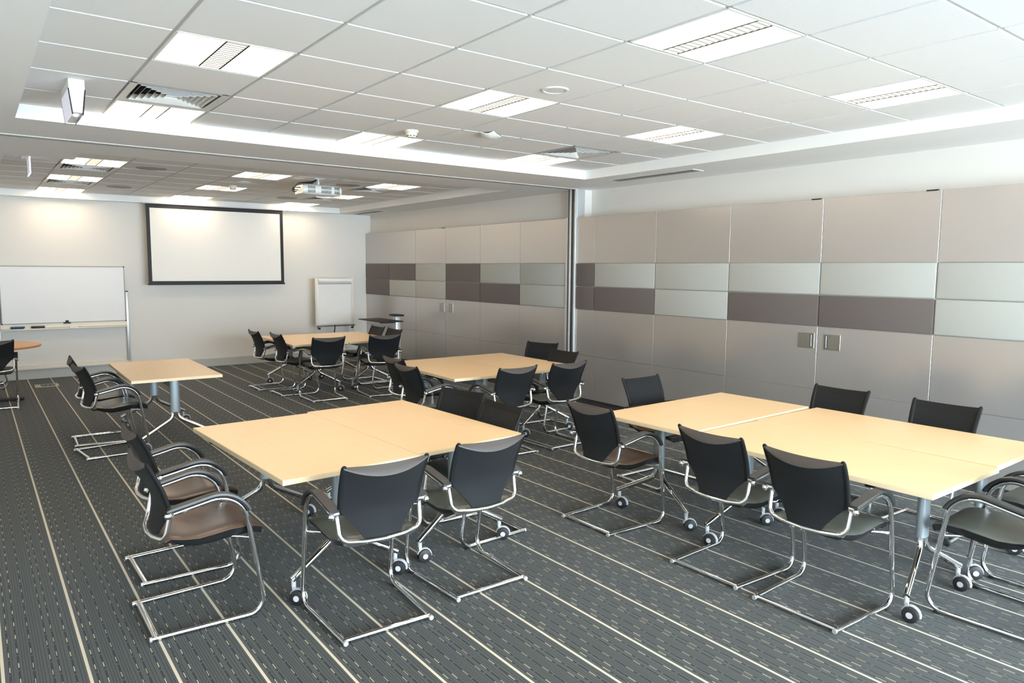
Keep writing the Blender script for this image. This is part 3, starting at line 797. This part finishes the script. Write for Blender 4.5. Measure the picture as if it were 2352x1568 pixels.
# ------------------------------------------------------------------ projector
t = thing('projector', 'white ceiling projector with black cables in the far room', 'projector', (3.60, 8.90, 2.70))
b = MB(); rows = []
for i in range(13):
    u = i/6-1; x = u*0.25; hz = 0.067*(1-0.22*u**4); hy = 0.165*(1-0.12*u**2)
    rows.append([V((x, hy*math.copysign(abs(math.cos(a))**0.45, math.cos(a)), hz*math.copysign(abs(math.sin(a))**0.6, math.sin(a)))) for a in [2*math.pi*k/24 for k in range(24)]])
b.grid(rows, closed_u=True); b.bm.faces.new([b.bm.verts.new(p) for p in rows[0]]); b.bm.faces.new([b.bm.verts.new(p) for p in rows[-1]])
bmesh.ops.remove_doubles(b.bm, verts=b.bm.verts, dist=1e-5)
b.build('body', 'white', t)
MB().box(-0.256, -0.247, -0.12, 0.13, -0.050, 0.050, 0.003).build('connector_panel', 'white', t)
b = MB(); b.cyl((0, 0, 0.045), (0, 0, 0.149), 0.022, 16); b.box(-0.07, 0.07, -0.07, 0.07, 0.139, 0.149, 0.003); b.box(-0.09, 0.09, -0.05, 0.05, 0.058, 0.072, 0.003)
b.build('mount', 'alu', t)
for x0, x1, n in ((-0.19, -0.11, 6), (-0.02, 0.10, 9), (0.155, 0.215, 5)):
    gr = MB()
    for r in (-1, 1):
        for k in range(n):
            xx = x0+(x1-x0)*k/(n-1); u = xx/0.25; hy = 0.165*(1-0.12*u*u)
            zc = r*0.023
            gr.box(xx-0.0032, xx+0.0032, -hy-0.0015, -hy+0.02, zc-0.018, zc+0.018)
    gr.build('vent_grille', 'black', t, smooth=False)
for k, (z1, y1) in enumerate(((0.02, -0.06), (-0.005, 0.02), (-0.02, 0.07))):
    pts = fillet([(V((0.0, 0.03, 0.142)), 0), (V((-0.08, 0.0, 0.09+0.01*k)), 0.05), (V((-0.27, -0.02, 0.078)), 0.07), (V((-0.33, 0.0, 0.02)), 0.05), (V((-0.31, y1, z1)), 0.02), (V((-0.25, y1, z1)), 0)], 6)
    MB().tube(pts, 0.0065, 8).build('cable', 'black', t)
MB().cyl((0.08, 0.150, -0.005), (0.08, 0.178, -0.005), 0.035, 24).build('lens', 'black', t)

# ------------------------------------------------------------------ back wall things
t = thing('projection_screen', 'wall-size pull-down projection screen with black border on the back wall', 'projection screen', (3.412, 12.84, 0))
MB().box(-1.052, 1.052, -0.002, 0.002, 1.492, 2.668).build('cloth', 'screen', t, smooth=False)
b = MB(); b.box(-1.107, -1.052, -0.003, 0.003, 1.44, 2.735); b.box(1.052, 1.107, -0.003, 0.003, 1.44, 2.735); b.box(-1.052, 1.052, -0.003, 0.003, 2.668, 2.735); b.box(-1.052, 1.052, -0.003, 0.003, 1.452, 1.492)
b.build('border', 'black', t, smooth=False)
MB().box(-1.12, 1.12, -0.012, 0.012, 1.428, 1.452, 0.004).build('weight_bar', 'black', t)
MB().box(-1.16, 1.16, -0.03, 0.06, 2.735, 2.748).build('housing', 'ventw', t, smooth=False)
for x in (-0.9, 0.9): MB().box(x-0.02, x+0.02, 0.06, 0.2785, 2.70, 2.745).build('wall_bracket', 'ventw', t, smooth=False)

t = thing('whiteboard', 'wall-rail mounted whiteboard with pen tray at left of the back wall', 'whiteboard', (0, 13.03, 0))
MB().box(0.345, 1.975, -0.008, 0.006, 0.862, 1.715).build('board', 'board', t, smooth=False)
b = MB()
b.box(0.335, 1.985, -0.012, 0.01, 1.712, 1.724); b.box(0.335, 1.985, -0.012, 0.01, 0.850, 0.864); b.box(0.335, 0.347, -0.0119, 0.0099, 0.85, 1.724); b.box(1.973, 1.985, -0.0119, 0.0099, 0.85, 1.724)
b.build('frame', 'grille', t, smooth=False)
b = MB()
for x in (0.341, 1.979):
    for z in (0.856, 1.718): b.box(x-0.009, x+0.009, -0.014, 0.011, z-0.009, z+0.009, 0.002)
b.build('corner_cap', 'black', t)
b = MB(); b.box(0.32, 2.0, 0.000, 0.05, 0.785, 0.850); b.build('tray_rail', 'cream', t, smooth=False)
b = MB(); b.box(0.32, 2.0, -0.085, 0.0, 0.765, 0.773, 0.002); b.box(0.32, 2.0, -0.088, -0.082, 0.765, 0.785, 0.002); b.build('pen_tray', 'cream', t)
for x in (0.300, 2.012):
    MB().box(x-0.02, x+0.02, 0.02, 0.065, 0.195, 1.318, 0.004).build('post', 'alu', t)
    MB().box(x-0.022, x+0.022, 0.016, 0.067, 1.318, 1.332, 0.004).build('post_cap', 'black', t)
b = MB(); b.box(0.28, 2.03, 0.03, 0.09, 0.150, 0.205, 0.004); b.build('bottom_rail', 'cream', t)
TZ = 0.773
def eraser(label, x, m):
    t = thing('board_eraser', label, 'eraser', (x, 12.985, TZ))
    MB().box(-0.085, 0.085, -0.025, 0.025, 0.0, 0.022, 0.004).build('felt', 'black', t)
    MB().box(-0.088, 0.088, -0.027, 0.027, 0.0222, 0.047, 0.008).build('body', m, t)
eraser('blue whiteboard eraser on the pen tray', 0.53, 'blue'); eraser('black whiteboard eraser on the pen tray', 0.785, 'pad')
def marker(label, x0, x1, m, y=12.975):
    r = 0.009
    t = thing('marker_pen', label, 'marker pen', ((x0+x1)/2, y, TZ+r)); h = (x1-x0)/2
    MB().cyl((-h, 0, 0), (h*0.3, 0, 0), r, 14).build('barrel', 'white', t)
    MB().cyl((h*0.3, 0, 0), (h, 0, 0), r*1.03, 14, r2=r*0.85).build('cap', m, t)
marker('marker pen with orange-red cap beside the blue eraser', 0.60, 0.72, 'red', 12.965)
marker('grey-capped marker pen at the right of the pen tray', 1.20, 1.36, 'greymark')
t = thing('bulldog_clip', 'small black clip on the bottom rim of the whiteboard', 'clip', (1.165, 13.008, 0.857))
MB().box(-0.05, 0.05, -0.012, 0.009, -0.016, 0.004, 0.003).build('jaw', 'black', t)
MB().box(-0.022, 0.022, -0.010, -0.004, 0.004, 0.034, 0.003).build('handle', 'black', t)

t = thing('flip_chart', 'white flip chart easel with a rolled sheet at the right of the back wall', 'flip chart', (5.443, 12.76, 0))
b = MB(); b.box(-0.372, 0.372, 0.0, 0.018, 0.665, 1.53, 0.004); b.build('board', 'white', t)
for s in (-1, 1): MB().box(*sorted((s*0.380, s*0.352)), -0.008, 0.024, 0.655, 1.535, 0.003).build('side_frame', 'cream', t)
b = MB(); rows = []
for i in range(15):
    z = 0.69 + i*(1.47-0.69)/14; wob = 0.004*math.sin(i*1.3)
    rows.append([V((x, -0.006 - 0.003*math.sin(4*x+i*0.7) - (0.004 if 6 < i < 8 else 0) - wob*0.4, z)) for x in [-0.315+0.63*k/8 for k in range(9)]])
b.grid(rows); b.build('paper_sheet', 'paper', t)
b = MB(); b.cyl((-0.33, -0.028, 1.488), (0.315, -0.028, 1.488), 0.036, 20); b.build('paper_roll', 'paper', t)
MB().box(-0.325, 0.325, -0.018, -0.006, 1.425, 1.440, 0.003).build('clamp_bar', 'grille', t)
b = MB(); b.box(-0.365, 0.365, -0.075, 0.0, 0.640, 0.648, 0.002); b.box(-0.365, 0.365, -0.078, -0.072, 0.64, 0.660, 0.001)
b.build('tray', 'darkalu', t)
for s in (-1, 1):
    MB().tube([V((s*0.350, 0.0, 0.66)), V((s*0.375, -0.06, 0.35)), V((s*0.40, -0.20, 0.012))], 0.009, 10).build('leg', 'alu', t)
    b = MB(); b.cyl((s*0.350, -0.03, 0.605), (s*0.310, -0.03, 0.605), 0.012, 12, r2=0.022); b.box(s*0.35-0.006, s*0.35+0.006, -0.034, -0.02, 0.60, 0.66); b.build('leg_knob', 'black', t)
MB().tube([V((0, 0.012, 0.66)), V((0, 0.1, 0.35)), V((0, 0.22, 0.012))], 0.011, 10).build('leg', 'darkalu', t)

# monitor stand with shelf at the right wall
t = thing('shelf_stand', 'black shelf on an aluminium column stand by the panelled wall', 'stand', (5.80, 11.0, 0))
MB().box(-0.045, 0.045, -0.06, 0.06, 0.03, 0.915, 0.006).build('column', 'alu', t)
MB().box(-0.075, 0.075, -0.13, 0.13, 0.915, 0.945, 0.006).build('top_cap', 'black', t)
MB().box(-0.50, -0.10, -0.43, 0.44, 0.845, 0.862, 0.003).build('shelf', 'black', t)
b = MB(); b.box(-0.30, -0.046, -0.03, 0.03, 0.800, 0.845, 0.004); b.build('bracket', 'black', t)
MB().box(-0.35, 0.28, -0.30, 0.30, 0.0, 0.03, 0.006).build('base', 'darkalu', t)

# floor socket box, cables behind the far table
t = thing('floor_box', 'floor socket box let into the carpet before the whiteboard', 'floor box', (0.805, 12.28, 0))
MB().box(-0.145, 0.145, -0.14, 0.14, 0.0, 0.006, 0.002).build('trim_frame', 'brass', t)
MB().box(-0.072, 0.100, -0.10, 0.10, 0.006, 0.0075).build('lid', 'black', t, smooth=False)
for k in range(3): MB().box(-0.06+k*0.055, -0.02+k*0.055, -0.07, 0.07, 0.0075, 0.0095).build('socket', 'darkalu', t, smooth=False)
t = thing('floor_cable', 'loose black cable loops on the carpet behind the far table', 'cable', (5.45, 11.9, 0))
pts = []
for i in range(60):
    a = i*0.32; r = 0.17+0.05*math.sin(i*0.23)
    pts.append(V((r*1.2*math.cos(a)+0.003*i, r*math.sin(a), 0.012+0.008*(1+math.sin(a*1.7)))))
MB().tube(pts, 0.005, 6).build('cord', 'black', t)
